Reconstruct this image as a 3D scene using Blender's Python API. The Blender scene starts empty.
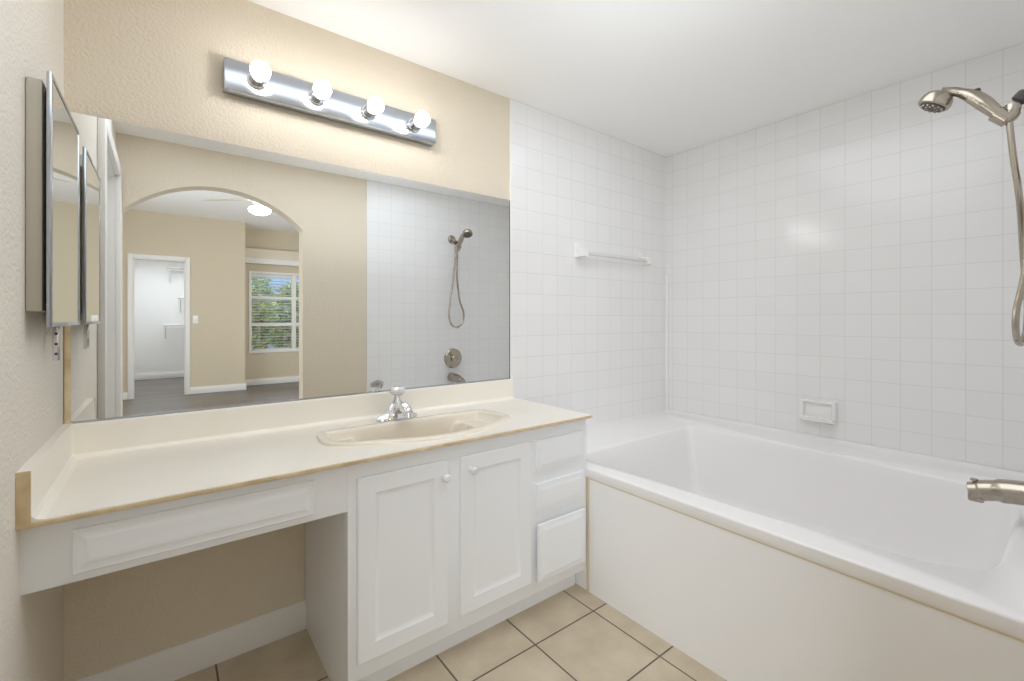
import bpy, bmesh, math, random
from mathutils import Vector, Matrix

scene = bpy.context.scene
COL = scene.collection
S = 0.1095            # one wall tile in metres; the room is laid out in wall-tile units
ZF = 0.114            # floor height in layout units (world floor = 0)

def W(x, y, z):
    return Vector((x * S, y * S, (z - ZF) * S))

# ------------------------------------------------------------------ camera, world, light, exposure
cam_data = bpy.data.cameras.new('camera')
cam_data.sensor_width = 36
cam_data.lens = 36 * 450.9 / 1024
cam_data.shift_y = -21.83 / 1024
cam_data.clip_start = 0.02
cam = bpy.data.objects.new('camera', cam_data)
cam.location = W(0, -16.661, 10.714)
cam.rotation_euler = (math.radians(90), 0, math.radians(-37.651))
COL.objects.link(cam)
scene.camera = cam

world = bpy.data.worlds.new('sky')
scene.world = world
world.use_nodes = True
wn = world.node_tree.nodes
wl = world.node_tree.links
sky = wn.new('ShaderNodeTexSky')
sky.sky_type = 'NISHITA'
sky.sun_disc = False
sky.sun_elevation = math.radians(50)
sky.sun_rotation = math.radians(150)
wl.new(sky.outputs[0], wn['Background'].inputs['Color'])
wn['Background'].inputs['Strength'].default_value = 1.0

def area(name, loc, rot, sx, sy, power, color):
    l = bpy.data.lights.new(name, 'AREA')
    l.shape = 'RECTANGLE'; l.size = sx; l.size_y = sy
    l.energy = power; l.color = color
    o = bpy.data.objects.new(name, l)
    o.location = loc; o.rotation_euler = rot
    COL.objects.link(o)
    return o

R = math.radians
# added fill lamps at the bedroom's side walls; no windows stand there
area('bedroom_fill_left', W(-11.6, -36, 13), (0, R(-90), 0), 1.6, 2.4, 68, (0.86, 0.93, 1.0))
area('bedroom_fill_right', W(31.5, -38, 13), (0, R(90), 0), 1.6, 2.4, 68, (0.86, 0.93, 1.0))
# added fill lamps without fixtures: bathroom ceiling, upward and downward, and inside the closet
area('bounce_fill', W(10, -9.0, 14), (R(180), 0, 0), 0.5, 0.5, 3.5, (0.86, 0.93, 1.0))
area('ceiling_fill', W(8, -9.2, 20.85), (0, 0, 0), 2.3, 1.0, 14.5, (0.85, 0.91, 1.0))
area('closet_fill', W(0, -74, 21.2), (0, 0, 0), 0.8, 0.8, 26, (0.84, 0.92, 1.0))
BULB = 22.0
GLOBE = 14.0

scene.view_settings.view_transform = 'Standard'
scene.view_settings.look = 'None'
scene.view_settings.gamma = 1
scene.view_settings.use_curve_mapping = False
scene.view_settings.exposure = 0.0
scene.cycles.use_denoising = True
scene.cycles.max_bounces = 16
scene.cycles.diffuse_bounces = 8
scene.cycles.glossy_bounces = 8
scene.cycles.transmission_bounces = 8
scene.cycles.sample_clamp_indirect = 6
scene.cycles.caustics_reflective = False
scene.cycles.caustics_refractive = False

# ------------------------------------------------------------------ materials
def srgb(r, g, b):
    f = lambda c: (c / 255 / 12.92) if c / 255 <= 0.04045 else ((c / 255 + 0.055) / 1.055) ** 2.4
    return (f(r), f(g), f(b), 1)

def mat(name, color, rough=0.5, metal=0.0, spec=0.5, **kw):
    m = bpy.data.materials.new(name)
    m.use_nodes = True
    p = m.node_tree.nodes['Principled BSDF']
    p.inputs['Base Color'].default_value = color
    p.inputs['Roughness'].default_value = rough
    p.inputs['Metallic'].default_value = metal
    p.inputs['Specular IOR Level'].default_value = spec
    for k, v in kw.items():
        p.inputs[k.replace('_', ' ')].default_value = v
    return m

def nodes_of(m):
    return m.node_tree.nodes, m.node_tree.links, m.node_tree.nodes['Principled BSDF']

def mottled(m, c1, c2, scale, detail=4.0):
    n, l, p = nodes_of(m)
    g = n.new('ShaderNodeNewGeometry')
    t = n.new('ShaderNodeTexNoise'); t.inputs['Scale'].default_value = scale; t.inputs['Detail'].default_value = detail
    r = n.new('ShaderNodeValToRGB')
    r.color_ramp.elements[0].position = 0.3; r.color_ramp.elements[1].position = 0.7
    r.color_ramp.elements[0].color = c1; r.color_ramp.elements[1].color = c2
    l.new(g.outputs['Position'], t.inputs['Vector']); l.new(t.outputs['Fac'], r.inputs['Fac'])
    l.new(r.outputs['Color'], p.inputs['Base Color'])
    return r

def bump_noise(m, scale, strength, dist=0.002, detail=3.0):
    n, l, p = nodes_of(m)
    g = n.new('ShaderNodeNewGeometry')
    t = n.new('ShaderNodeTexNoise'); t.inputs['Scale'].default_value = scale; t.inputs['Detail'].default_value = detail
    b = n.new('ShaderNodeBump'); b.inputs['Strength'].default_value = strength; b.inputs['Distance'].default_value = dist
    l.new(g.outputs['Position'], t.inputs['Vector']); l.new(t.outputs['Fac'], b.inputs['Height'])
    l.new(b.outputs['Normal'], p.inputs['Normal'])

def tile_mat(name, ax, ay, ox, oy, pitch, mortar, c1, c2, cm, rough, wob=0.0, depth=0.001, noise=None):
    """square tiles laid on a stack bond grid in world coordinates; ax, ay are the wall's axes"""
    m = mat(name, c1, rough)
    n, l, p = nodes_of(m)
    g = n.new('ShaderNodeNewGeometry')
    sp = n.new('ShaderNodeSeparateXYZ'); l.new(g.outputs['Position'], sp.inputs[0])
    cb = n.new('ShaderNodeCombineXYZ')
    for i, (a, o) in enumerate(((ax, ox), (ay, oy))):
        s = n.new('ShaderNodeMath'); s.operation = 'SUBTRACT'; s.inputs[1].default_value = o
        d = n.new('ShaderNodeMath'); d.operation = 'DIVIDE'; d.inputs[1].default_value = pitch
        l.new(sp.outputs[a], s.inputs[0]); l.new(s.outputs[0], d.inputs[0]); l.new(d.outputs[0], cb.inputs[i])
    br = n.new('ShaderNodeTexBrick')
    br.offset = 0; br.squash = 1
    br.inputs['Scale'].default_value = 1
    br.inputs['Brick Width'].default_value = 1
    br.inputs['Row Height'].default_value = 1
    br.inputs['Mortar Size'].default_value = mortar
    br.inputs['Mortar Smooth'].default_value = 0.3
    br.inputs['Color1'].default_value = c1
    br.inputs['Color2'].default_value = c2
    br.inputs['Mortar'].default_value = cm
    l.new(cb.outputs[0], br.inputs['Vector'])
    col = br.outputs['Color']
    if noise:
        t = n.new('ShaderNodeTexNoise'); t.inputs['Scale'].default_value = noise[0]; t.inputs['Detail'].default_value = 6
        l.new(g.outputs['Position'], t.inputs['Vector'])
        mx = n.new('ShaderNodeMix'); mx.data_type = 'RGBA'; mx.blend_type = 'MULTIPLY'
        rp = n.new('ShaderNodeValToRGB')
        rp.color_ramp.elements[0].position = 0.35; rp.color_ramp.elements[1].position = 0.65
        rp.color_ramp.elements[0].color = noise[1]; rp.color_ramp.elements[1].color = (1, 1, 1, 1)
        l.new(t.outputs['Fac'], rp.inputs['Fac'])
        mx.inputs['Factor'].default_value = 1
        l.new(col, mx.inputs['A']); l.new(rp.outputs['Color'], mx.inputs['B'])
        col = mx.outputs['Result']
    l.new(col, p.inputs['Base Color'])
    inv = n.new('ShaderNodeMath'); inv.operation = 'SUBTRACT'; inv.inputs[0].default_value = 1
    l.new(br.outputs['Fac'], inv.inputs[1])
    b1 = n.new('ShaderNodeBump'); b1.inputs['Strength'].default_value = 0.4; b1.inputs['Distance'].default_value = depth
    l.new(inv.outputs[0], b1.inputs['Height'])
    last = b1
    if wob:
        t2 = n.new('ShaderNodeTexNoise'); t2.inputs['Scale'].default_value = 180; t2.inputs['Detail'].default_value = 1
        l.new(g.outputs['Position'], t2.inputs['Vector'])
        b2 = n.new('ShaderNodeBump'); b2.inputs['Strength'].default_value = wob; b2.inputs['Distance'].default_value = 0.001
        l.new(t2.outputs['Fac'], b2.inputs['Height']); l.new(b1.outputs['Normal'], b2.inputs['Normal'])
        last = b2
    l.new(last.outputs['Normal'], p.inputs['Normal'])
    return m

M = {}
M['beige'] = mat('beige_paint', srgb(221, 210, 191), 0.75, spec=0.25); bump_noise(M['beige'], 105, 0.9, 0.004)
M['pale_beige'] = mat('pale_beige_paint', srgb(232, 226, 215), 0.75, spec=0.25); bump_noise(M['pale_beige'], 105, 0.9, 0.004)
M['bed_beige_shaded'] = mat('bedroom_shaded_beige', srgb(206, 194, 172), 0.8, spec=0.2); bump_noise(M['bed_beige_shaded'], 95, 0.3, 0.003)  # same beige paint as the bathroom, with the bedroom's shade put into the colour
M['bed_light'] = mat('pale_cream_paint', srgb(222, 212, 194), 0.7, spec=0.3)
M['ceil'] = mat('ceiling_paint', srgb(244, 243, 241), 0.85, spec=0.2); bump_noise(M['ceil'], 70, 0.25, 0.002)
M['white'] = mat('white_paint', srgb(232, 230, 227), 0.45, spec=0.4)
M['cab'] = mat('white_cabinet_paint', srgb(240, 242, 245), 0.42, spec=0.4); bump_noise(M['cab'], 40, 0.06, 0.001)
M['tub'] = mat('white_acrylic', srgb(240, 238, 237), 0.22, spec=0.5)
M['apron'] = mat('apron_paint', srgb(241, 240, 240), 0.6, spec=0.3); bump_noise(M['apron'], 60, 0.12, 0.001)
M['caulk'] = mat('yellowed_caulk', srgb(216, 200, 168), 0.6)
M['marble'] = mat('cream_cultured_marble', srgb(240, 232, 214), 0.28, spec=0.5)
mottled(M['marble'], srgb(243, 237, 224), srgb(246, 241, 231), 5)
M['marble_edge'] = mat('worn_tan_edge', srgb(196, 170, 128), 0.5)
mottled(M['marble_edge'], srgb(188, 164, 124), srgb(224, 206, 172), 16)
M['basin'] = mat('cream_basin', srgb(234, 225, 209), 0.25, spec=0.5)
M['chrome'] = mat('chrome', (0.8, 0.8, 0.82, 1), 0.08, 1.0)
M['brushed'] = mat('brushed_steel', (0.50, 0.54, 0.60, 1), 0.2, 1.0)
M['nickel'] = mat('warm_brushed_nickel', (0.43, 0.385, 0.32, 1), 0.22, 1.0)
M['dark'] = mat('dark_rubber', (0.06, 0.055, 0.05, 1), 0.5)
M['mirror'] = mat('silvered_glass', (0.9, 0.915, 0.91, 1), 0.0, 1.0)
M['cabmirror'] = mat('cabinet_silvered_glass', (0.8, 0.81, 0.8, 1), 0.02, 1.0)
M['medbody'] = mat('putty_enamel', srgb(196, 190, 174), 0.5)
M['ceramic'] = mat('white_ceramic', srgb(240, 239, 236), 0.15, spec=0.6)
M['clearbar'] = mat('pearl_plastic_bar', srgb(226, 225, 222), 0.2, spec=0.6)
M['acrylic'] = mat('clear_acrylic', (0.98, 0.98, 1.0, 1), 0.06, spec=0.7, Transmission_Weight=0.2, IOR=1.45)
M['plastic'] = mat('white_plastic', srgb(242, 240, 236), 0.35)
M['slat'] = mat('blind_slat_white', srgb(226, 226, 224), 0.5)
M['blade'] = mat('fan_blade_tan', srgb(196, 184, 166), 0.5)
M['void'] = mat('drain_black', (0.02, 0.02, 0.02, 1), 0.6)

def emit(name, color, strength):
    m = mat(name, (0.9, 0.9, 0.9, 1), 0.3)
    n, l, p = nodes_of(m)
    p.inputs['Emission Color'].default_value = color
    p.inputs['Emission Strength'].default_value = strength
    return m
M['bulb'] = emit('lit_bulb', (1.0, 0.98, 0.96, 1), BULB)
M['globe'] = emit('lit_globe', (1.0, 0.97, 0.92, 1), GLOBE)

wt = dict(pitch=S, mortar=0.014, c1=srgb(237, 236, 235), c2=srgb(235, 234, 233), cm=srgb(222, 220, 217), rough=0.13, wob=0.22)
zt = (7.889 - ZF) * S
M['tile_xz'] = tile_mat('white_wall_tile_back', 0, 2, 13.697 * S, zt, **wt)
M['tile_yz'] = tile_mat('white_wall_tile_side', 1, 2, -0.502 * S, zt, **wt)
M['floor'] = tile_mat('beige_floor_tile', 0, 1, 12.32 * S, -5.52 * S, 2.766 * S, 0.0115,
                      srgb(206, 193, 170), srgb(200, 187, 164), srgb(104, 94, 82), 0.35, depth=0.002,
                      noise=(9, (0.86, 0.84, 0.82, 1)))
M['glass'] = None
g = bpy.data.materials.new('window_glass'); g.use_nodes = True
gn, gl = g.node_tree.nodes, g.node_tree.links
gn.remove(gn['Principled BSDF'])
tr = gn.new('ShaderNodeBsdfTransparent'); gs = gn.new('ShaderNodeBsdfGlossy'); gs.inputs['Roughness'].default_value = 0.02
fr = gn.new('ShaderNodeFresnel'); fr.inputs['IOR'].default_value = 1.3
mx = gn.new('ShaderNodeMixShader')
gl.new(fr.outputs[0], mx.inputs[0]); gl.new(tr.outputs[0], mx.inputs[1]); gl.new(gs.outputs[0], mx.inputs[2])
gl.new(mx.outputs[0], gn['Material Output'].inputs['Surface'])
M['glass'] = g

# dark plank floor of the bedroom
pm = mat('grey_brown_planks', srgb(110, 100, 92), 0.35)
n, l, p = nodes_of(pm)
gg = n.new('ShaderNodeNewGeometry'); br = n.new('ShaderNodeTexBrick')
br.inputs['Scale'].default_value = 1; br.inputs['Brick Width'].default_value = 1.2; br.inputs['Row Height'].default_value = 0.18
br.inputs['Mortar Size'].default_value = 0.002
br.inputs['Color1'].default_value = srgb(118, 108, 100); br.inputs['Color2'].default_value = srgb(98, 90, 84); br.inputs['Mortar'].default_value = srgb(70, 62, 56)
l.new(gg.outputs['Position'], br.inputs['Vector']); l.new(br.outputs['Color'], p.inputs['Base Color'])
M['planks'] = pm
M['leaf'] = mat('leaf_green', srgb(120, 140, 60), 0.6); mottled(M['leaf'], srgb(120, 138, 84), srgb(206, 206, 140), 5)
M['bark'] = mat('bark', srgb(96, 78, 60), 0.9)
M['gwall'] = mat('grey_blue_stucco', srgb(170, 178, 186), 0.9)
M['ground'] = mat('gravel_ground', srgb(170, 155, 135), 0.95); mottled(M['ground'], srgb(150, 136, 118), srgb(186, 170, 148), 12)

# ------------------------------------------------------------------ mesh helpers (layout units; build() scales)
class MB:
    def __init__(self):
        self.bm = bmesh.new()
    def _merge(self, b):
        me = bpy.data.meshes.new('tmp'); b.to_mesh(me); b.free()
        self.bm.from_mesh(me); bpy.data.meshes.remove(me)
    def box(self, x0, x1, y0, y1, z0, z1, bev=0.0, seg=2):
        b = bmesh.new()
        bmesh.ops.create_cube(b, size=1)
        for v in b.verts:
            v.co = Vector((x0 + (v.co.x + .5) * (x1 - x0), y0 + (v.co.y + .5) * (y1 - y0), z0 + (v.co.z + .5) * (z1 - z0)))
        if bev:
            bmesh.ops.bevel(b, geom=b.edges[:], offset=bev, segments=seg, profile=0.5, affect='EDGES')
        self._merge(b); return self
    def poly(self, pts, off):
        """prism: closed outline pts (3-D) extruded by the vector off"""
        b = bmesh.new()
        f = b.faces.new([b.verts.new(q) for q in pts])
        r = bmesh.ops.extrude_face_region(b, geom=[f])
        for v in r['geom']:
            if isinstance(v, bmesh.types.BMVert): v.co += Vector(off)
        bmesh.ops.recalc_face_normals(b, faces=b.faces[:])
        self._merge(b); return self
    def tube(self, pts, rad, seg=16, cap=True, flat=1.0):
        pts = [Vector(q) for q in pts]
        n = len(pts)
        rs = rad if isinstance(rad, (list, tuple)) else [rad] * n
        b = bmesh.new(); rings = []
        t0 = (pts[1] - pts[0]).normalized()
        up = Vector((0, 0, 1)) if abs(t0.z) < 0.9 else Vector((1, 0, 0))
        nrm = (up - t0 * up.dot(t0)).normalized()
        for i in range(n):
            t = ((pts[min(i + 1, n - 1)] - pts[max(i - 1, 0)])).normalized()
            nrm = (nrm - t * nrm.dot(t)).normalized()
            bi = t.cross(nrm)
            rings.append([b.verts.new(pts[i] + (nrm * math.cos(a) * flat + bi * math.sin(a)) * rs[i]) for a in [2 * math.pi * k / seg for k in range(seg)]])
        for i in range(n - 1):
            for k in range(seg):
                b.faces.new((rings[i][k], rings[i][(k + 1) % seg], rings[i + 1][(k + 1) % seg], rings[i + 1][k]))
        if cap:
            b.faces.new(rings[0][::-1]); b.faces.new(rings[-1])
        bmesh.ops.recalc_face_normals(b, faces=b.faces[:])
        self._merge(b); return self
    def lathe(self, prof, org, axis=(0, 0, 1), seg=32):
        """prof: (radius, distance along the axis)"""
        ax = Vector(axis).normalized(); org = Vector(org)
        u = ax.orthogonal().normalized(); v = ax.cross(u)
        b = bmesh.new(); rings = []
        for (r, h) in prof:
            if r < 1e-6: rings.append([b.verts.new(org + ax * h)])
            else: rings.append([b.verts.new(org + ax * h + (u * math.cos(a) + v * math.sin(a)) * r) for a in [2 * math.pi * k / seg for k in range(seg)]])
        for A, B in zip(rings[:-1], rings[1:]):
            for k in range(seg):
                k2 = (k + 1) % seg
                if len(A) == 1 and len(B) == 1: continue
                if len(A) == 1: b.faces.new((A[0], B[k], B[k2]))
                elif len(B) == 1: b.faces.new((A[k], A[k2], B[0]))
                else: b.faces.new((A[k], A[k2], B[k2], B[k]))
        if len(rings[0]) > 1: b.faces.new(rings[0][::-1])
        if len(rings[-1]) > 1: b.faces.new(rings[-1])
        bmesh.ops.recalc_face_normals(b, faces=b.faces[:])
        self._merge(b); return self
    def rings(self, rings, close_last=False, close_first=False):
        b = self.bm
        vr = [[b.verts.new(q) for q in r] for r in rings]
        n = len(vr[0])
        for A, B in zip(vr[:-1], vr[1:]):
            for k in range(n):
                b.faces.new((A[k], A[(k + 1) % n], B[(k + 1) % n], B[k]))
        if close_last: b.faces.new(vr[-1])
        if close_first: b.faces.new(vr[0][::-1])
        return vr
    def build(self, name, material, parent=None, origin=None, angle=28, recalc=False):
        b = self.bm
        if recalc: bmesh.ops.recalc_face_normals(b, faces=b.faces[:])
        root = parent
        if root is not None:
            while root.parent is not None: root = root.parent
            o0 = Vector(root.location)
        else:
            o0 = W(*origin) if origin is not None else Vector((0, 0, 0))
        for v in b.verts:
            v.co = W(*v.co) - o0
        me = bpy.data.meshes.new(name)
        b.to_mesh(me); b.free()
        for pl in me.polygons: pl.use_smooth = True
        me.set_sharp_from_angle(angle=math.radians(angle))
        me.materials.append(material)
        o = bpy.data.objects.new(name, me)
        COL.objects.link(o)
        if parent is not None: o.parent = parent
        else: o.location = o0
        return o

def tag(o, label, cat, group=None):
    o['label'] = label; o['category'] = cat
    if group: o['group'] = group
    return o

def thing(name, label, cat, loc, group=None):
    o = bpy.data.objects.new(name, None)
    o.empty_display_size = 0.05
    COL.objects.link(o)
    o.location = W(*loc)
    return tag(o, label, cat, group)

def struct(mb, name, material, parent=None, **kw):
    o = mb.build(name, material, parent, **kw)
    if parent is None: o['kind'] = 'structure'
    return o

def smooth_closed(pts, per):
    """Catmull-Rom through a closed list of 2-D points"""
    n = len(pts); out = []
    for i in range(n):
        p0, p1, p2, p3 = [Vector(pts[(i + k - 1) % n]) for k in range(4)]
        for j in range(per):
            t = j / per
            out.append(0.5 * ((2 * p1) + (p2 - p0) * t + (2 * p0 - 5 * p1 + 4 * p2 - p3) * t * t + (3 * p1 - p0 - 3 * p2 + p3) * t ** 3))
    return out

def catmull(pts, per):
    pts = [Vector(q) for q in pts]; out = []
    n = len(pts)
    for i in range(n - 1):
        p0 = pts[max(i - 1, 0)]; p1 = pts[i]; p2 = pts[i + 1]; p3 = pts[min(i + 2, n - 1)]
        for j in range(per):
            t = j / per
            out.append(0.5 * ((2 * p1) + (p2 - p0) * t + (2 * p0 - 5 * p1 + 4 * p2 - p3) * t * t + (3 * p1 - p0 - 3 * p2 + p3) * t ** 3))
    out.append(pts[-1])
    return out

def plate_with_hole(outer, hole):
    """flat faces between a rectangle outline and an inner outline (3-D points)"""
    b = bmesh.new()
    def loop(pts):
        vs = [b.verts.new(q) for q in pts]
        return vs, [b.edges.new((vs[i], vs[(i + 1) % len(vs)])) for i in range(len(vs))]
    _, e1 = loop(outer); _, e2 = loop(hole)
    bmesh.ops.triangle_fill(b, use_beauty=True, use_dissolve=False, edges=e1 + e2, normal=(0, 0, 1))
    for f in b.faces:
        if f.normal.z < 0: f.normal_flip()
    return b

# ------------------------------------------------------------------ room shell
XL, XR, YF, ZC = -2.1, 25.115, -16.3, 20.94
YB = -17.4            # bedroom side of the front wall
BT = 25.1             # bedroom ceiling
BX0, BX1 = -12.0, 32.0
YC, YW = -61.1, -65.5 # closet wall and window wall of the bedroom
ARX0, ARX1, ARZ, ARH = -1.87, 7.44, 16.7, 2.05
ZTUB = 4.93

struct(MB().box(XL - 1.2, XR + 1.2, YF, 1.2, ZF - 1, ZF), 'floor', M['floor'])
struct(MB().box(XL - 1.2, XR + 1.2, YF, 1.2, ZC, ZC + .8), 'ceiling', M['ceil'])
struct(MB().box(XL - 1.2, XR + 1.2, 0, 1.2, ZF, ZC), 'wall_back', M['beige'])
struct(MB().box(XR, XR + 1.2, YF, 0, ZF, ZC), 'wall_right', M['tile_yz'])

# left wall with the doorway
DY0, DY1, DZ = -8.15, -15.5, 18.35
pts = [(XL, 0, ZF), (XL, DY0, ZF), (XL, DY0, DZ), (XL, DY1, DZ), (XL, DY1, ZF), (XL, YF, ZF), (XL, YF, ZC), (XL, 0, ZC)]
struct(MB().poly(pts, (-1.2, 0, 0)), 'wall_left', M['pale_beige'])
d1 = MB().box(-3.2, -2.85, DY1 + .02, DY0 - .02, ZF + .05, DZ - .02, .03)
d1 = struct(d1, 'door_1', M['white'])
for z0, z1 in ((1.6, 8.2), (9.4, 17.2)):
    for ya, yb in ((DY1 + .9, DY1 + 3.3), (DY0 - 3.3, DY0 - .9)):
        MB().box(-2.87, -2.79, ya, yb, z0, z1, .04).build('door_panel', M['white'], d1)
cs = MB()
cs.box(XL, XL + .26, DY0, DY0 + .62, ZF, DZ + .62, .05)
cs.box(XL, XL + .26, DY1 - .62, DY1, ZF, DZ + .62, .05)
cs.box(XL, XL + .26, DY1, DY0, DZ, DZ + .62, .05)
jb = MB().box(-3.2, XL + .02, DY0 - .06, DY0, ZF, DZ).box(-3.2, XL + .02, DY1, DY1 + .06, ZF, DZ).box(-3.2, XL + .02, DY1, DY0, DZ - .06, DZ)
tr1 = struct(cs, 'trim_1', M['white'])
jb.build('door_jamb', M['white'], tr1)

# front wall with the arched opening
hw = (ARX1 - ARX0) / 2; xc = (ARX0 + ARX1) / 2
Rr = (hw * hw + ARH * ARH) / (2 * ARH); zc0 = ARZ + ARH - Rr; amax = math.asin(hw / Rr)
arc = [(xc + Rr * math.sin(a), zc0 + Rr * math.cos(a)) for a in [-amax + 2 * amax * k / 40 for k in range(41)]]
outl = [(BX0, ZF), (ARX0, ZF)] + arc + [(ARX1, ZF), (BX1, ZF), (BX1, BT), (BX0, BT)]
wf = MB().poly([(x, YF, z) for x, z in outl], (0, YB - YF, 0))
struct(wf, 'wall_front', M['beige'])

# tile fields and their edge strips
struct(MB().box(12.78, XR, -.07, 0, 4.8, ZC), 'trim_2', M['tile_xz'])
struct(MB().box(12.68, 12.79, -.09, 0, 4.8, ZC, .02), 'trim_3', M['ceramic'])
struct(MB().box(11.8, XR, YF, YF + .07, 4.8, ZC), 'trim_4', M['tile_xz'])
struct(MB().box(XR - .16, XR, -.24, -.07, 4.95, 13.5, .03), 'trim_5', M['ceramic'])
# baseboards of the knee space
def baseboard(name, x0, x1, y0, y1, h=.86):
    mb = MB().box(x0, x1, y0, y1, ZF, ZF + h, .03)
    return struct(mb, name, M['white'])
bb = MB().poly([(XL, 0, ZF), (XL, -.16, ZF), (XL, -.16, ZF + .62), (XL, -.10, ZF + .78), (XL, -.05, ZF + .9), (XL, 0, ZF + .92)], (3.85 - XL, 0, 0))
struct(bb, 'baseboard_back', M['white'])
struct(MB().box(XL, XL + .14, DY0 + .62, -.16, ZF, ZF + .9, .03), 'baseboard_left', M['white'])

# ------------------------------------------------------------------ bedroom beyond the arch (seen in the mirror)
struct(MB().box(BX0 - 1, BX1 + 1, YC - 24, YF, ZF - 1, ZF - .01), 'floor_bedroom', M['planks'])
struct(MB().box(BX0, BX1, YW, YB, BT, BT + .8), 'ceiling_bedroom', M['ceil'])
struct(MB().box(BX0 - 1, BX0, YC, YF, ZF, BT), 'wall_bedroom_left', M['bed_beige_shaded'])
struct(MB().box(BX1, BX1 + 1, YW, YF, ZF, BT), 'wall_bedroom_right', M['bed_beige_shaded'])
CX0, CX1, CZ = -3.25, 2.34, 18.75
cp = [(BX0, ZF), (CX0, ZF), (CX0, CZ), (CX1, CZ), (CX1, ZF), (9.57, ZF), (9.57, BT), (BX0, BT)]
struct(MB().poly([(x, YC, z) for x, z in cp], (0, -1.1, 0)), 'wall_bedroom_closet', M['bed_beige_shaded'])
struct(MB().box(8.5, 9.57, YW, YC - 1.1, ZF, BT), 'wall_bedroom_return', M['bed_beige_shaded'])
WX0, WX1, WZ0, WZ1 = 10.6, 23.8, 5.2, 18.3
ww = MB().box(8.5, WX0, YW - 1.2, YW, ZF, BT).box(WX1, BX1 + 1, YW - 1.2, YW, ZF, BT).box(WX0, WX1, YW - 1.2, YW, ZF, WZ0).box(WX0, WX1, YW - 1.2, YW, WZ1, BT)
struct(ww, 'wall_bedroom_window', M['bed_beige_shaded'])
struct(MB().box(9.57, BX1, YW, YW + .9, 20.3, 21.8), 'trim_6', M['bed_light'])
struct(MB().box(9.57, BX1, YW, YW + 1.1, 19.45, 20.3, .06), 'trim_7', M['white'])
# closet behind its doorway
struct(MB().box(-9, -8, -84.5, YC - 1.1, ZF, BT).box(7.5, 8.5, -84.5, YC - 1.1, ZF, BT).box(-9, 8.5, -85.5, -84.5, ZF, BT), 'wall_closet', M['white'])
struct(MB().box(-9, 8.5, -85.5, YC - 1.1, 21.5, 22), 'ceiling_closet', M['ceil'])
struct(MB().box(-8, 7.5, -84.5, -84.3, ZF, ZF + 1.0, .03), 'baseboard_closet', M['white'])
c2 = MB()
for (x0, x1) in ((CX0 - .55, CX0), (CX1, CX1 + .55)):
    c2.box(x0, x1, YC, YC + .18, ZF, CZ + .55, .04)
c2.box(CX0, CX1, YC, YC + .18, CZ, CZ + .55, .04)
c2.box(CX0, CX0 + .1, YC - 1.1, YC, ZF, CZ).box(CX1 - .1, CX1, YC - 1.1, YC, ZF, CZ).box(CX0, CX1, YC - 1.1, YC, CZ - .1, CZ)
struct(c2, 'trim_8', M['white'])
struct(MB().box(BX0, CX0 - .55, YC, YC + .16, ZF, ZF + .95, .03), 'baseboard_bedroom_left', M['white'])
struct(MB().box(CX1 + .55, 9.72, YC, YC + .16, ZF, ZF + .95, .03), 'baseboard_bedroom_closet', M['white'])
struct(MB().box(9.57, BX1, YW, YW + .16, ZF, ZF + .95, .03), 'baseboard_bedroom_window', M['white'])

# window with two sashes
MX = 17.2
fm = MB()
fm.box(WX0, WX0 + .4, YW - .7, YW + .12, WZ0, WZ1, .03).box(WX1 - .4, WX1, YW - .7, YW + .12, WZ0, WZ1, .03)
fm.box(WX0 + .4, WX1 - .4, YW - .7, YW + .12, WZ0, WZ0 + .4, .03).box(WX0 + .4, WX1 - .4, YW - .7, YW + .12, WZ1 - .4, WZ1, .03)
fm.box(MX - .3, MX + .3, YW - .7, YW + .12, WZ0 + .4, WZ1 - .4, .03)
win = struct(fm, 'window_1', M['white'])
for a, b_ in ((WX0 + .4, MX - .3), (MX + .3, WX1 - .4)):
    for z in (14.1, 9.75):
        MB().box(a, b_, YW - .5, YW + .1, z - .24, z + .24, .03).build('glazing_bar', M['white'], win)
    MB().box(a, b_, YW - .62, YW - .58, WZ0 + .4, WZ1 - .4).build('pane', M['glass'], win)
def blind(a, b_, label):
    o = thing('window_blind', label, 'blind', ((a + b_) / 2, YW + .2, WZ1 - .6), 'slatted blinds on the bedroom window')
    MB().box(a, b_, YW - .48, YW - .1, WZ1 - .85, WZ1 - .42, .04).build('head_rail', M['slat'], o)
    sl = MB()
    n_ = 26
    for k in range(n_):
        z = WZ0 + .75 + k * (WZ1 - WZ0 - 1.75) / (n_ - 1)
        sl.poly([(a, YW - .46, z - .04), (a, YW - .28, z + .03), (a, YW - .12, z + .06), (a, YW - .12, z + .035), (a, YW - .28, z), (a, YW - .46, z - .06)], (b_ - a, 0, 0))
    sl.build('slats', M['slat'], o)
    MB().box(a, b_, YW - .44, YW - .14, WZ0 + .42, WZ0 + .6, .03).build('bottom_rail', M['slat'], o)
    for t in (.18, .82):
        x = a + (b_ - a) * t
        MB().tube([(x, YW - .29, WZ0 + .5), (x, YW - .29, WZ1 - .5)], .015, 6).build('lift_cord', M['slat'], o)
blind(WX0 + .42, MX - .32, 'white slatted blind in the wide left sash of the bedroom window')
blind(MX + .32, WX1 - .42, 'white slatted blind in the bedroom window sash beside the arch jamb, mostly cut off')

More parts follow.
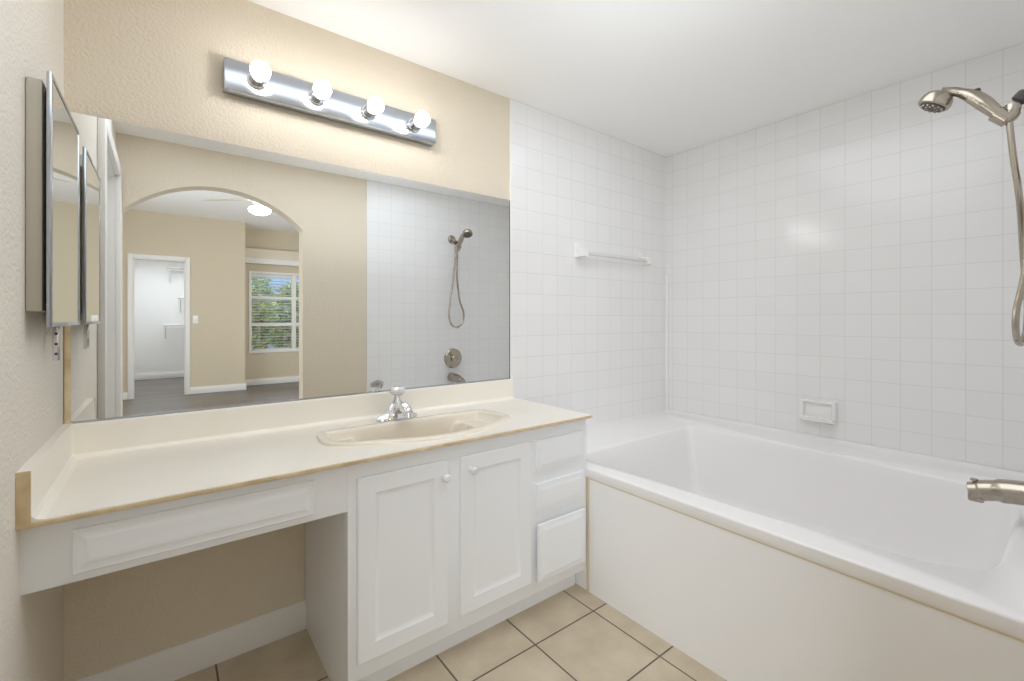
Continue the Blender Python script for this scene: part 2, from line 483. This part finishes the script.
# outside: shrubs behind the window
struct(MB().box(-20, 70, -150, YW - 1.2, ZF - 2, ZF - 1), 'ground', M['ground'])
random.seed(4)
def bush(x, y, z, rx, rz, label, name='leafy_shrub'):
    o = thing(name, label, 'shrub', (x, y, ZF - 1), 'shrubs outside the bedroom window')
    MB().tube([(x, y, ZF - 1), (x + .3, y + .2, z * .5), (x, y, z)], [.5, .4, .2], 8).build('trunk', M['bark'], o)
    lf = bmesh.new()
    for k in range(2600):
        while True:
            q = Vector((random.uniform(-1, 1), random.uniform(-1, 1), random.uniform(-1, 1)))
            if .45 < q.length < 1: break
        c = Vector((x + q.x * rx, y + q.y * rx * .7, z + q.z * rz))
        u = Vector((random.gauss(0, 1), random.gauss(0, 1), random.gauss(0, 1))).normalized()
        v = u.orthogonal().normalized(); sz = random.uniform(.5, 1.0)
        lf.faces.new([lf.verts.new(c + u * sz), lf.verts.new(c + v * sz * .4), lf.verts.new(c - u * sz), lf.verts.new(c - v * sz * .4)])
    m_ = MB(); m_.bm.free(); m_.bm = lf
    m_.build('foliage', M['leaf'], o)
struct(MB().box(-6, 60, YW - 60, YW - 59, ZF - 1, 27), 'garden_wall', M['gwall'])
bush(12.5, YW - 23, 9, 5, 8, 'yellow green shrub filling the left part of the bedroom window view')
bush(23.5, YW - 30, 10, 5.5, 9, 'green shrub behind the right part of the bedroom window')
bush(35.5, YW - 25, 12, 6, 10, 'tall shrub behind the window, mostly hidden by the arch jamb')
bush(15, YW - 48, 13, 9, 11, 'large pale green shrub against the far garden wall')
# closet shelves of wire
def wire_shelf(x0, x1, z, label):
    yb = -84.5
    o = thing('wire_shelf', label, 'shelf', ((x0 + x1) / 2, yb + 1.4, z), 'wire shelves in the closet')
    g_ = MB()
    for k in range(9):
        y = yb + .1 + k * .33
        g_.tube([(x0, y, z), (x1, y, z)], .05, 6)
    g_.tube([(x0, yb + 2.75, z - .4), (x1, yb + 2.75, z - .4)], .06, 6)
    g_.build('wire_deck', M['white'], o)
    for x in (x0 + .4, x1 - .6):
        MB().tube([(x, yb + 2.6, z - .08), (x, yb + .06, z - 2.4)], .09, 8).build('shelf_bracket', M['white'], o)
wire_shelf(.4, 7.4, 19.6, 'topmost white wire shelf in the closet')
wire_shelf(1.9, 7.4, 14.4, 'middle white wire shelf in the closet')
wire_shelf(-.2, 7.4, 9.6, 'lowest white wire shelf in the closet')

sw = thing('light_switch', 'small white light switch plate on the beige wall beside the closet doorway', 'switch', (3.5, YC, 10.6))
MB().box(3.18, 3.82, YC, YC + .08, 10.05, 11.15, .03).build('cover_plate', M['plastic'], sw)
MB().box(3.42, 3.58, YC + .08, YC + .22, 10.42, 10.78, .02).build('toggle', M['ceramic'], sw)

# ceiling fan
fx, fy, fz = 7.8, -36.0, 22.85
fan = thing('ceiling_fan', 'white ceiling fan with a lit bowl lamp in the bedroom beyond the arch', 'ceiling fan', (fx, fy, BT))
MB().lathe([(0, 0), (.7, 0), (.6, -.35), (.14, -.45), (.14, -1.5), (0, -1.5)], (fx, fy, BT)).build('downrod', M['white'], fan)
MB().lathe([(0, 1.0), (.4, .95), (.7, .7), (.8, .3), (.7, -.1), (.5, -.3), (.45, -.6), (0, -.6)], (fx, fy, fz - .1)).build('motor_housing', M['white'], fan)
MB().lathe([(.5, 0), (.95, -.08), (1.05, -.25), (.95, -.5), (.6, -.7), (0, -.78)], (fx, fy, fz - .7)).build('lamp_bowl', M['globe'], fan)
for k in range(5):
    a = R(1.7 + 72 * k); ca, sa = math.cos(a), math.sin(a)
    bl = []
    for (r_, w_) in ((1.0, .28), (1.5, .4), (2.2, .58), (5.2, .68), (5.7, .45)):
        bl.append((r_, w_))
    loop = [(r_, w_) for r_, w_ in bl] + [(r_, -w_) for r_, w_ in reversed(bl)]
    P3 = [(fx + ca * r_ - sa * w_, fy + sa * r_ + ca * w_, fz + .05 + w_ * .18) for r_, w_ in loop]
    MB().poly(P3, (0, 0, .08)).build('blade', M['blade'], fan)

# ------------------------------------------------------------------ vanity cabinet
VX0, VX1, VY, VZ0, VZ1 = 3.85, 13.0, -4.55, 1.0, 6.88
van = thing('vanity_cabinet', 'white painted vanity cabinet with two doors and three drawers under the cream countertop', 'cabinet', ((VX0 + VX1) / 2, -2.3, ZF))
cb = MB()
cb.box(VX0, VX0 + .2, VY + .2, -.02, ZF, VZ1)                    # knee-side panel down to the floor
cb.box(VX1 - .2, VX1, VY + .2, -.02, VZ0, VZ1)
cb.box(VX0 + .2, VX1 - .2, VY + .2, -.02, VZ0, VZ0 + .2)
cb.box(VX0 + .2, VX1 - .2, -.2, -.02, VZ0 + .2, VZ1)
cb.build('carcass', M['cab'], van)
ff = MB()
ff.box(VX0, VX1, VY, VY + .2, VZ0, VZ1, .015)
ff.box(VX0, VX0 + .18, VY, VY + .22, ZF, VZ0)
ff.build('face_frame', M['cab'], van)
MB().box(VX0 + .2, VX1 - .02, -3.95, -3.8, ZF, VZ0).build('toe_kick', M['cab'], van)

def rect_rings(x0, x1, z0, z1, prof):
    """nested rectangles on the front face: prof = (inset, y)"""
    return [[(x0 + i, y, z0 + i), (x1 - i, y, z0 + i), (x1 - i, y, z1 - i), (x0 + i, y, z1 - i)] for i, y in prof]

def panel_door(x0, x1, z0, z1, y, th=.14):
    m_ = MB()
    yb = y; yf = y - th
    prof = [(0, yb), (0, yf + .03), (.015, yf + .01), (.04, yf), (.46, yf), (.48, yf + .008), (.55, yf + .05), (.6, yf + .06), (.66, yf + .06)]
    m_.rings(rect_rings(x0, x1, z0, z1, prof), close_last=True, close_first=True)
    return m_
def slab_front(x0, x1, z0, z1, y, th=.15):
    m_ = MB()
    yf = y - th
    prof = [(0, y), (0, yf + .07), (.015, yf + .055), (.05, yf + .055), (.2, yf + .006), (.22, yf), (.3, yf)]
    m_.rings(rect_rings(x0, x1, z0, z1, prof), close_last=True, close_first=True)
    return m_
def knob(par, x, z, y):
    MB().lathe([(0, 0), (.1, 0), (.1, -.03), (.06, -.05), (.05, -.09), (.09, -.12), (.125, -.17), (.125, -.21), (.08, -.26), (0, -.265)], (x, y, z), (0, 1, 0), 20).build('knob', M['acrylic'], par)

d = panel_door(4.07, 6.81, 1.47, 6.45, VY).build('door', M['cab'], van, recalc=True, angle=20); knob(d, 6.66, 5.97, VY - .14)
d = panel_door(7.25, 10.1, 1.5, 6.44, VY).build('door', M['cab'], van, recalc=True, angle=20); knob(d, 7.63, 5.99, VY - .14)
slab_front(10.36, 12.76, 5.32, 6.42, VY).build('drawer', M['cab'], van, recalc=True, angle=20)
slab_front(10.36, 12.75, 3.85, 4.87, VY).build('drawer', M['cab'], van, recalc=True, angle=20)
slab_front(10.38, 12.75, 1.46, 3.47, VY - .1).build('drawer', M['cab'], van, recalc=True, angle=20)

# make-up apron over the knee space
ap = thing('vanity_apron', 'white apron rail with a shallow panelled drawer front over the open knee space', 'drawer', ((XL + VX0) / 2, VY, 5.6))
MB().box(XL - .02, VX0, VY, VY + .22, 5.6, 6.88, .015).build('rail', M['cab'], ap)
slab_front(-1.4, 3.0, 5.78, 6.64, VY, .15).build('drawer_front', M['cab'], ap, recalc=True, angle=20)

# ------------------------------------------------------------------ countertop with the moulded sink
CT, CTH = 7.03, .11
top = thing('countertop', 'cream moulded countertop with a shell-shaped sink, backsplash and worn tan edge', 'countertop', (5.4, -2.4, CT - CTH))
ctrl = [(3.86, -1.58), (3.7, -2.2), (3.7, -2.95), (4.2, -3.48), (5.3, -3.98), (6.3, -4.35), (7.2, -4.47), (8.2, -4.33), (9.2, -3.95),
        (10.05, -3.5), (10.25, -3.1), (10.1, -2.2), (9.75, -1.62), (8.5, -1.5), (7.0, -1.45), (5.4, -1.45), (4.3, -1.47)]
outline = smooth_closed(ctrl, 8)
X0c, X1c, YFc = XL, 12.95, -4.86
m_ = MB(); m_.bm.free()
m_.bm = plate_with_hole([(X0c, YFc, CT), (X1c, YFc, CT), (X1c, 0, CT), (X0c, 0, CT)], [(q.x, q.y, CT) for q in outline])
m_.box(X0c, X1c - .001, YFc + .001, YFc + .5, CT - CTH, CT - .001)
m_.box(X1c - .5, X1c - .001, YFc + .5, -.001, CT - CTH, CT - .001)
m_.build('slab', M['marble'], top)
e_ = MB().box(X0c + .02, X1c + .03, YFc - .035, YFc, CT - CTH, CT - .015, .012)
e_.box(X1c - .001, X1c + .03, YFc, -.2, CT - CTH, CT - .015, .01)
e_.build('worn_edge', M['marble_edge'], top)['label'] = 'worn tan front edge of the countertop'
# backsplash with a small cove at its foot, and the side splash
BS = 7.93
bp = MB().poly([(XL, 0, CT), (XL, -.36, CT), (XL, -.25, CT + .03), (XL, -.19, CT + .1), (XL, -.16, BS - .04), (XL, -.13, BS), (XL, 0, BS)], (12.79 - XL, 0, 0))
bp.build('backsplash', M['marble'], top)
sp_ = MB().poly([(XL, YFc, CT), (XL + .36, YFc, CT), (XL + .25, YFc, CT + .03), (XL + .19, YFc, CT + .1), (XL + .17, YFc, BS + .02), (XL, YFc, BS + .02)], (0, 4.8, 0))
sp_.build('side_splash', M['marble'], top)
MB().box(XL, XL + .19, YFc - .03, YFc, CT - .1, BS + .03, .01).build('worn_splash_end', M['marble_edge'], top)['label'] = 'bare tan end of the side splash'
# sink rings: raised lip, then shelves at both ends and the deep bowl
cxs, cys = 6.9, -2.75
def inset_outline(pts, dist):
    out = []
    n_ = len(pts)
    for i in range(n_):
        tg = (pts[(i + 1) % n_] - pts[i - 1]).normalized()
        nr = Vector((-tg.y, tg.x))
        if nr.dot(Vector((cxs, cys)) - pts[i]) < 0: nr = -nr
        out.append(pts[i] + nr * dist)
    return out
def ss(a, b_, v):
    v = min(1, max(0, (v - a) / (b_ - a))); return v * v * (3 - 2 * v)
rg = []
for dist, z in ((0, 0), (.005, .05), (.02, .075), (.05, .085), (.24, .085), (.28, .075), (.31, .04), (.33, -.02)):
    rg.append([(q.x, q.y, CT + z) for q in inset_outline(outline, dist)])
inn = inset_outline(outline, .33)
for t in [.02, .05, .08, .11, .14, .17, .2, .23, .26, .29, .32, .36, .4, .44, .48, .53, .58, .64, .7, .78, .86, .94]:
    rr_ = []
    for q in inn:
        x = q.x + (cxs - q.x) * t; y = q.y + (cys - q.y) * t
        e = ((abs(x - 6.75) / 2.0) ** 3 + (abs(y + 2.75) / 1.32) ** 3) ** (1 / 3)
        shelf = -.02 - .2 * ss(0, .06, t)
        rr_.append((x, y, CT + shelf - 1.5 * (1 - ss(.8, 1.04, e)) * ss(0, .12, t)))
    rg.append(rr_)
sk = MB(); sk.rings(rg, close_last=True)
sk = sk.build('sink_basin', M['basin'], top, recalc=False, angle=50)
MB().lathe([(0, .01), (.2, .02), (.22, .05), (.26, .06), (.28, .03), (.28, 0), (0, 0)], (cxs, cys, CT - 1.73), (0, 0, 1), 24).build('drain', M['chrome'], sk)

# faucet
qx, qy, qz = 6.74, -1.06, CT
fa = thing('faucet', 'chrome sink faucet with a clear acrylic knob, standing behind the basin', 'faucet', (qx, qy, qz))
bm_ = MB()
bo = [(qx + .8 * math.cos(a), qy + .26 * math.sin(a)) for a in [2 * math.pi * k / 40 for k in range(40)]]
bm_.rings([[(x, y, qz) for x, y in bo], [(x, y, qz + .1) for x, y in bo],
           [(qx + (x - qx) * .93, qy + (y - qy) * .88, qz + .15) for x, y in bo], [(qx + (x - qx) * .5, qy + (y - qy) * .75, qz + .3) for x, y in bo],
           [(qx + (x - qx) * .36, qy + (y - qy) * .8, qz + .52) for x, y in bo], [(qx + (x - qx) * .3, qy + (y - qy) * .7, qz + .6) for x, y in bo]], close_last=True, close_first=True)
bm_.build('faucet_body', M['chrome'], fa, recalc=True, angle=50)
sp2 = catmull([(qx, qy - .05, qz + .38), (qx, qy - .4, qz + .54), (qx, qy - .75, qz + .52), (qx, qy - 1.0, qz + .4)], 6)
MB().tube(sp2, [.2 - .05 * k / (len(sp2) - 1) for k in range(len(sp2))], 16).build('spout', M['chrome'], fa)
MB().tube([(qx, qy - .95, qz + .4), (qx, qy - .98, qz + .24)], [.13, .12], 16).build('aerator', M['chrome'], fa)
MB().lathe([(.19, 0), (.17, .1), (.12, .2), (.1, .34), (0, .34)], (qx, qy, qz + .58), (0, 0, 1), 20).build('stem', M['chrome'], fa)
kn = MB()
prof = [(.0, 0), (.16, 0), (.25, .06), (.28, .16), (.27, .24), (.2, .3), (0, .31)]
kn.lathe(prof, (qx, qy, qz + .9), (0, 0, 1), 10).build('acrylic_knob', M['acrylic'], fa, angle=15)
MB().lathe([(0, 0), (.1, 0), (.1, .02), (0, .025)], (qx, qy, qz + 1.21), (0, 0, 1), 16).build('knob_cap', M['chrome'], fa)

# ------------------------------------------------------------------ wall mirror
mi = thing('wall_mirror', 'large frameless wall mirror above the vanity backsplash', 'mirror', (5.3, 0, BS))
MB().box(XL + .14, 12.68, -.06, 0, BS + .05, 16.2).build('mirror_glass', M['mirror'], mi)
MB().box(XL + .02, XL + .14, -.1, 0, BS + .01, 16.2, .01).build('side_strip', M['marble_edge'], mi)['label'] = 'tan strip along the left edge of the mirror'
MB().box(XL + .14, 12.68, -.1, 0, BS, BS + .05).build('bottom_channel', M['brushed'], mi)
MB().box(12.66, 12.69, -.075, 0, BS + .05, 16.2).build('glass_edge', M['dark'], mi)

# ------------------------------------------------------------------ light bar with four bulbs
lb = thing('vanity_light_bar', 'brushed steel light bar on the beige wall with four lit globe bulbs', 'light fixture', (5.07, 0, 18.24))
MB().box(1.445, 8.69, -.4, 0, 17.75, 18.73, .05).build('backplate', M['brushed'], lb)
for k in range(4):
    bx = 2.32 + 1.797 * k
    so = MB().lathe([(.0, 0), (.27, 0), (.27, .06), (.22, .1), (.2, .35), (.17, .38), (0, .38)], (bx, -.4, 18.24), (0, -1, 0), 24).build('socket', M['chrome'], lb)
    pr = [(0.0, .0), (.12, .0), (.125, .1)] + [(.28 * math.sin(a), .38 - .28 * math.cos(a)) for a in [R(28 + 152 * j / 16) for j in range(17)]]
    pr[-1] = (0, pr[-1][1])
    MB().lathe(pr, (bx, -.76, 18.24), (0, -1, 0), 32).build('bulb', M['bulb'], so)

# ------------------------------------------------------------------ medicine cabinet on the left wall
MXL = -2.06
mc = thing('medicine_cabinet', 'putty medicine cabinet with a mirrored door on the left wall', 'cabinet', (XL, -2.4, 10.57))
MB().box(XL, MXL + .2, -4.2, -.75, 10.85, 15.35, .04).build('cabinet_body', M['medbody'], mc)
dr = MB()
x0, x1 = MXL + .26, MXL + .34
for a in ((-4.3, -4.18, 10.55, 15.5), (-.78, -.66, 10.55, 15.5)):
    dr.box(x0, x1, a[0], a[1], a[2], a[3], .015)
dr.box(x0, x1, -4.18, -.78, 10.55, 10.64, .01).box(x0, x1, -4.18, -.78, 15.41, 15.5, .01)
dr.box(x0, x0 + .04, -4.2, -.76, 10.6, 15.46)
dr = dr.build('mirror_door', M['brushed'], mc)
MB().box(x0 + .04, x1 - .015, -4.19, -.77, 10.63, 15.42).build('door_glass', M['cabmirror'], dr)
MB().box(MXL + .18, MXL + .27, -.95, -.8, 10.9, 15.3).build('hinge', M['chrome'], mc)
MB().box(MXL + .2, MXL + .26, -4.0, -3.9, 11, 15.2).build('gap_shade', M['dark'], mc)  # dark strip added for the shade in the gap behind the door
# perforated metal strip hanging below the cabinet
br_ = MB().box(-1.965, -1.835, -2.53, -2.5, 9.78, 10.7, .012)
br_ = br_.build('hanging_strip', M['chrome'], mc); br_['label'] = 'bright metal strip with dark holes hanging below the cabinet'
for z in (9.93, 10.15, 10.38):
    MB().lathe([(0, 0), (.03, 0), (.03, .012), (0, .012)], (-1.9, -2.53, z), (0, -1, 0), 12).build('screw_hole', M['dark'], br_)
MB().box(XL + .02, -1.83, -2.53, -2.45, 10.66, 10.86, .01).build('strip_foot', M['chrome'], br_)

# ------------------------------------------------------------------ bathtub
TX0, TX1 = 13.0, XR - .02
tub = thing('bathtub', 'white built-in bathtub with a plain painted apron under the tiled walls', 'bathtub', (19, -8.2, ZF))
def round_rect(corners, n=14):
    """corners: (x, y, radius) counter-clockwise"""
    out = []
    m = len(corners)
    for i in range(m):
        p = Vector(corners[i][:2]); r = corners[i][2]
        a = (Vector(corners[i - 1][:2]) - p).normalized(); b_ = (Vector(corners[(i + 1) % m][:2]) - p).normalized()
        ang = a.angle(b_); dd = r / math.tan(ang / 2)
        s0, s1 = p + a * dd, p + b_ * dd
        c = p + (a + b_).normalized() * (r / math.sin(ang / 2))
        v0, v1 = s0 - c, s1 - c
        tot = v0.angle(v1)
        for k in range(n + 1):
            t = k / n
            out.append(c + (v0 * math.sin((1 - t) * tot) + v1 * math.sin(t * tot)) / math.sin(tot))
    return out
inner = round_rect([(13.72, -3.0, .35), (13.9, -10.5, 14), (14.4, -15.35, 1.7), (22.4, -15.35, 1.7), (22.75, -9, 14), (22.5, -3.05, .35)])
# deck: raised cove along the tiled walls, rolled front edge
ROLL = .07
tb = MB(); tb.bm.free()
ox0 = TX0 + ROLL
ox1, oy0, oy1 = TX1 - .8, YF + .07, -.07
tb.bm = plate_with_hole([(ox0, oy0, ZTUB), (ox1, oy0, ZTUB), (ox1, oy1, ZTUB), (ox0, oy1, ZTUB)], [(q.x, q.y, ZTUB) for q in inner])
# cove strip on the long wall
cv = [(ox1 + .8 * t, ZTUB + .05 * t * t + .06 * t ** 6) for t in [k / 8 for k in range(9)]]
b = tb.bm
for (xa, za), (xb, zb) in zip(cv[:-1], cv[1:]):
    b.faces.new([b.verts.new(q) for q in ((xa, oy0, za), (xb, oy0, zb), (xb, oy1, zb), (xa, oy1, za))])
fr_ = [(ox0 - ROLL * math.sin(a), ZTUB - ROLL + ROLL * math.cos(a)) for a in [R(90) * k / 6 for k in range(7)]] + [(TX0 + .01, 4.62), (TX0 + .03, 4.56), (TX0 + .1, 4.54)]
for (xa, za), (xb, zb) in zip(fr_[:-1], fr_[1:]):
    b.faces.new([b.verts.new(q) for q in ((xa, oy0, za), (xa, oy1, za), (xb, oy1, zb), (xb, oy0, zb))])
bmesh.ops.remove_doubles(b, verts=b.verts[:], dist=1e-4)
# basin
cx_, cy_ = 18.1, -9.2
n_in = len(inner)
depth = 3.75
rings_ = []
steps = [(0, 0), (.01, .012), (.03, .03), (.055, .07), (.075, .14), (.13, .6), (.2, 1.3), (.28, 2.0), (.36, 2.6), (.46, 3.05), (.6, 3.4), (.8, 3.62), (1.1, 3.72), (1.5, 3.75), (2.2, 3.76)]
def inset(q, dist):
    v = Vector((cx_, cy_)) - q
    # inset by a distance towards the long axis: full in x, scaled in y so the ends slope more
    sx = (abs(q.x - cx_)) ; sy = abs(q.y - cy_)
    return Vector((q.x + (v.x / max(sx, .01)) * dist * min(1, sx / 4.3), q.y + (v.y / max(sy, .01)) * dist * 1.8 * min(1, (sy / 6.1) ** 3)))
for (di, dz) in steps:
    rings_.append([(inset(q, di).x, inset(q, di).y, ZTUB - dz) for q in inner])
tmp = MB(); tmp.rings(rings_, close_last=True)
me = bpy.data.meshes.new('tmp'); tmp.bm.to_mesh(me); tmp.bm.free(); tb.bm.from_mesh(me); bpy.data.meshes.remove(me)
bmesh.ops.remove_doubles(tb.bm, verts=tb.bm.verts[:], dist=1e-4)
bmesh.ops.recalc_face_normals(tb.bm, faces=tb.bm.faces[:])
# make sure the deck faces up
dn = sum(f.normal.z for f in tb.bm.faces if abs(f.calc_center_median().z - ZTUB) < 1e-3)
if dn < 0:
    bmesh.ops.reverse_faces(tb.bm, faces=tb.bm.faces[:])
tubm = tb.build('tub_shell', M['tub'], tub, angle=50)
MB().box(TX0 + .05, TX0 + .3, YF + .02, -.02, ZF, 4.56).build('apron', M['apron'], tub)
MB().box(TX0 + .035, TX0 + .1, YF + .07, -4.6, 4.505, 4.54).box(TX0 + .005, TX0 + .06, -4.66, -4.56, ZF, 4.54).build('caulk_line', M['caulk'], tub)['label'] = 'yellowed caulk line under the tub rim'
MB().lathe([(0, 0), (.3, 0), (.3, .06), (.22, .1), (0, .11)], (18.7, -14.2, 1.3), (0, 0, 1), 24).build('tub_drain', M['chrome'], tub)

# ------------------------------------------------------------------ tub fittings
sx = 18.9
ts_ = thing('tub_spout', 'polished metal tub spout with a diverter pull over the tub end', 'tub spout', (sx, YF + .07, 5.9))
spp = [(sx, YF + .07, 5.87), (sx, -15.9, 5.87), (sx, -15.4, 5.86), (sx, -14.9, 5.78), (sx, -14.55, 5.68), (sx, -14.36, 5.62)]
MB().tube(catmull(spp, 5), [.36] * 5 + [.35] * 5 + [.33] * 5 + [.29] * 5 + [.25] * 5 + [.2], 20).build('spout_body', M['nickel'], ts_)
MB().box(sx - .17, sx + .17, -14.68, -14.34, 5.36, 5.66, .05).build('spout_outlet', M['nickel'], ts_)
MB().lathe([(0, 0), (.04, 0), (.04, .12), (.09, .15), (.09, .2), (0, .21)], (sx, -14.46, 5.8), (0, 0, 1), 16).build('diverter_pull', M['nickel'], ts_)
tv = thing('tub_valve', 'round metal tub valve with a single knob on the tiled end wall', 'valve', (19.05, YF + .07, 7.4))
MB().lathe([(0, 0), (.82, 0), (.82, .05), (.7, .14), (.4, .18), (.3, .22), (0, .22)], (19.05, YF + .07, 7.42), (0, 1, 0), 40).build('escutcheon', M['nickel'], tv)
MB().lathe([(0, .0), (.3, 0), (.3, .12), (.34, .16), (.34, .3), (.28, .36), (0, .37)], (19.05, YF + .27, 7.42), (0, 1, 0), 12).build('valve_knob', M['nickel'], tv, angle=20)
MB().tube([(19.05, YF + .56, 7.5), (18.75, YF + .58, 7.85)], [.08, .06], 10).build('lever', M['nickel'], tv)

sh = thing('hand_shower', 'warm metal hand shower with a looping hose on the end wall above the tub', 'shower', (sx, YF + .07, 17.0))
MB().lathe([(0, 0), (.36, 0), (.33, .06), (.15, .14), (0, .14)], (18.95, YF + .07, 17.3), (0, 1, 0), 28).build('wall_flange', M['nickel'], sh)
MB().tube(catmull([(18.95, YF + .1, 17.3), (18.93, -15.9, 17.22), (18.9, -15.55, 17.0), (18.9, -15.36, 16.82)], 6), .13, 14).build('shower_arm', M['nickel'], sh)
MB().lathe([(0, 0), (.16, 0), (.19, .05), (.19, .24), (.14, .28), (0, .28)], (18.9, -15.5, 16.98), (0, .7, -.75), 10).build('arm_nut', M['dark'], sh, angle=20)['label'] = 'dark ribbed nut on the shower arm'
MB().tube(catmull([(18.9, -15.24, 16.72), (18.89, -15.2, 16.5), (18.87, -15.12, 16.4), (18.85, -15.02, 16.42)], 5), [.17] * 5 + [.19] * 5 + [.2] * 6, 16).build('diverter_body', M['nickel'], sh)
# bracket cradle
MB().tube([(18.85, -15.14, 16.3), (18.85, -14.92, 16.58)], [.19, .22], 20).build('cradle', M['nickel'], sh)
hp = [(18.85, -15.12, 16.32), (18.85, -14.95, 16.55), (18.86, -14.7, 16.92), (18.87, -14.45, 17.24), (18.88, -14.2, 17.46), (18.88, -14.0, 17.58), (18.88, -13.78, 17.62)]
hpp = catmull(hp, 7)
nn = len(hpp)
def hr(t):
    ks = [(0, .13), (.15, .15), (.35, .2), (.5, .19), (.68, .13), (.85, .13), (1, .17)]
    for (a, ra), (b_, rb) in zip(ks[:-1], ks[1:]):
        if a <= t <= b_: return ra + (rb - ra) * (t - a) / (b_ - a)
    return .16
MB().tube(hpp, [hr(i / (nn - 1)) for i in range(nn)], 18).build('handle', M['nickel'], sh)
MB().box(18.8, 18.94, -14.6, -14.36, 17.27, 17.46, .04).build('handle_button', M['dark'], sh)['label'] = 'dark button on the shower handle'
hax = Vector((-.12, .45, -.88)).normalized()
hc = Vector((18.88, -13.72, 17.58))
hd = MB().lathe([(0, -.1), (.2, -.08), (.33, .0), (.39, .1), (.41, .24), (.4, .33), (.35, .36), (0, .36)], hc, hax, 32).build('shower_head', M['nickel'], sh)
MB().lathe([(0, 0), (.33, 0), (.32, .03), (.2, .04), (0, .045)], hc + hax * .36, hax, 28).build('spray_face', M['dark'], hd)
u_ = hax.orthogonal().normalized(); v_ = hax.cross(u_)
nz = MB()
for rr2, cnt in ((.26, 12), (.14, 7)):
    for k in range(cnt):
        a = 2 * math.pi * k / cnt
        c = hc + hax * .395 + (u_ * math.cos(a) + v_ * math.sin(a)) * rr2
        nz.lathe([(0, 0), (.035, 0), (.03, .03), (0, .03)], c, hax, 8)
nz.build('spray_nozzles', M['nickel'], hd)
hs = catmull([(18.85, -15.16, 16.28), (18.88, -15.24, 15.2), (18.95, -15.35, 14.0), (19.2, -15.41, 12.3), (19.62, -15.45, 11.2), (19.5, -15.44, 10.4), (19.0, -15.38, 10.02),
              (18.45, -15.33, 10.2), (18.2, -15.34, 10.9), (18.4, -15.5, 12.2), (18.75, -15.55, 14.4), (18.9, -15.56, 15.8), (18.9, -15.5, 16.6)], 10)
MB().tube(hs, .075, 12).build('hose', M['nickel'], sh)

# soap dish
sy0, sy1, sz0, sz1 = -9.2, -7.72, 5.72, 6.78
sd = thing('soap_dish', 'white ceramic soap dish on the tiled wall above the tub', 'soap dish', (XR, -8.46, 5.72))
m_ = MB()
m_.box(XR - .12, XR, sy0, sy1, sz0, sz1, .04)
m_.box(XR - .28, XR - .1, sy0, sy0 + .16, sz0, sz1, .05).box(XR - .28, XR - .1, sy1 - .16, sy1, sz0, sz1, .05)
m_.box(XR - .26, XR - .1, sy0, sy1, sz1 - .14, sz1, .05)
m_.build('dish_frame', M['ceramic'], sd)
tr_ = MB().poly([(XR - .1, sy0 + .02, sz0), (XR - .1, sy0 + .02, sz0 + .22), (XR - .42, sy0 + .02, sz0 + .22), (XR - .48, sy0 + .02, sz0 + .3), (XR - .56, sy0 + .02, sz0 + .28), (XR - .5, sy0 + .02, sz0 + .1), (XR - .3, sy0 + .02, sz0)], (0, sy1 - sy0 - .04, 0))
tr_.build('dish_tray', M['ceramic'], sd)

# towel bar on the back tiles
tw = thing('towel_bar', 'white towel bar between two ceramic posts on the tiled wall over the tub', 'towel bar', (19.9, -.07, 14.2))
for x in (17.15, 22.6):
    m_ = MB()
    m_.box(x - .32, x + .2, -.16, -.07, 13.88, 14.68, .04)
    m_.build('wall_flange', M['ceramic'], tw)
    q = MB().poly([(x - .2, -.14, 13.92), (x + .14, -.14, 13.92), (x + .14, -.14, 14.32), (x - .2, -.14, 14.32)], (0, -.55, 0))
    q.build('post', M['ceramic'], tw)
MB().tube([(17.15, -.52, 14.12), (22.6, -.52, 14.12)], .1, 14).build('bar', M['clearbar'], tw)
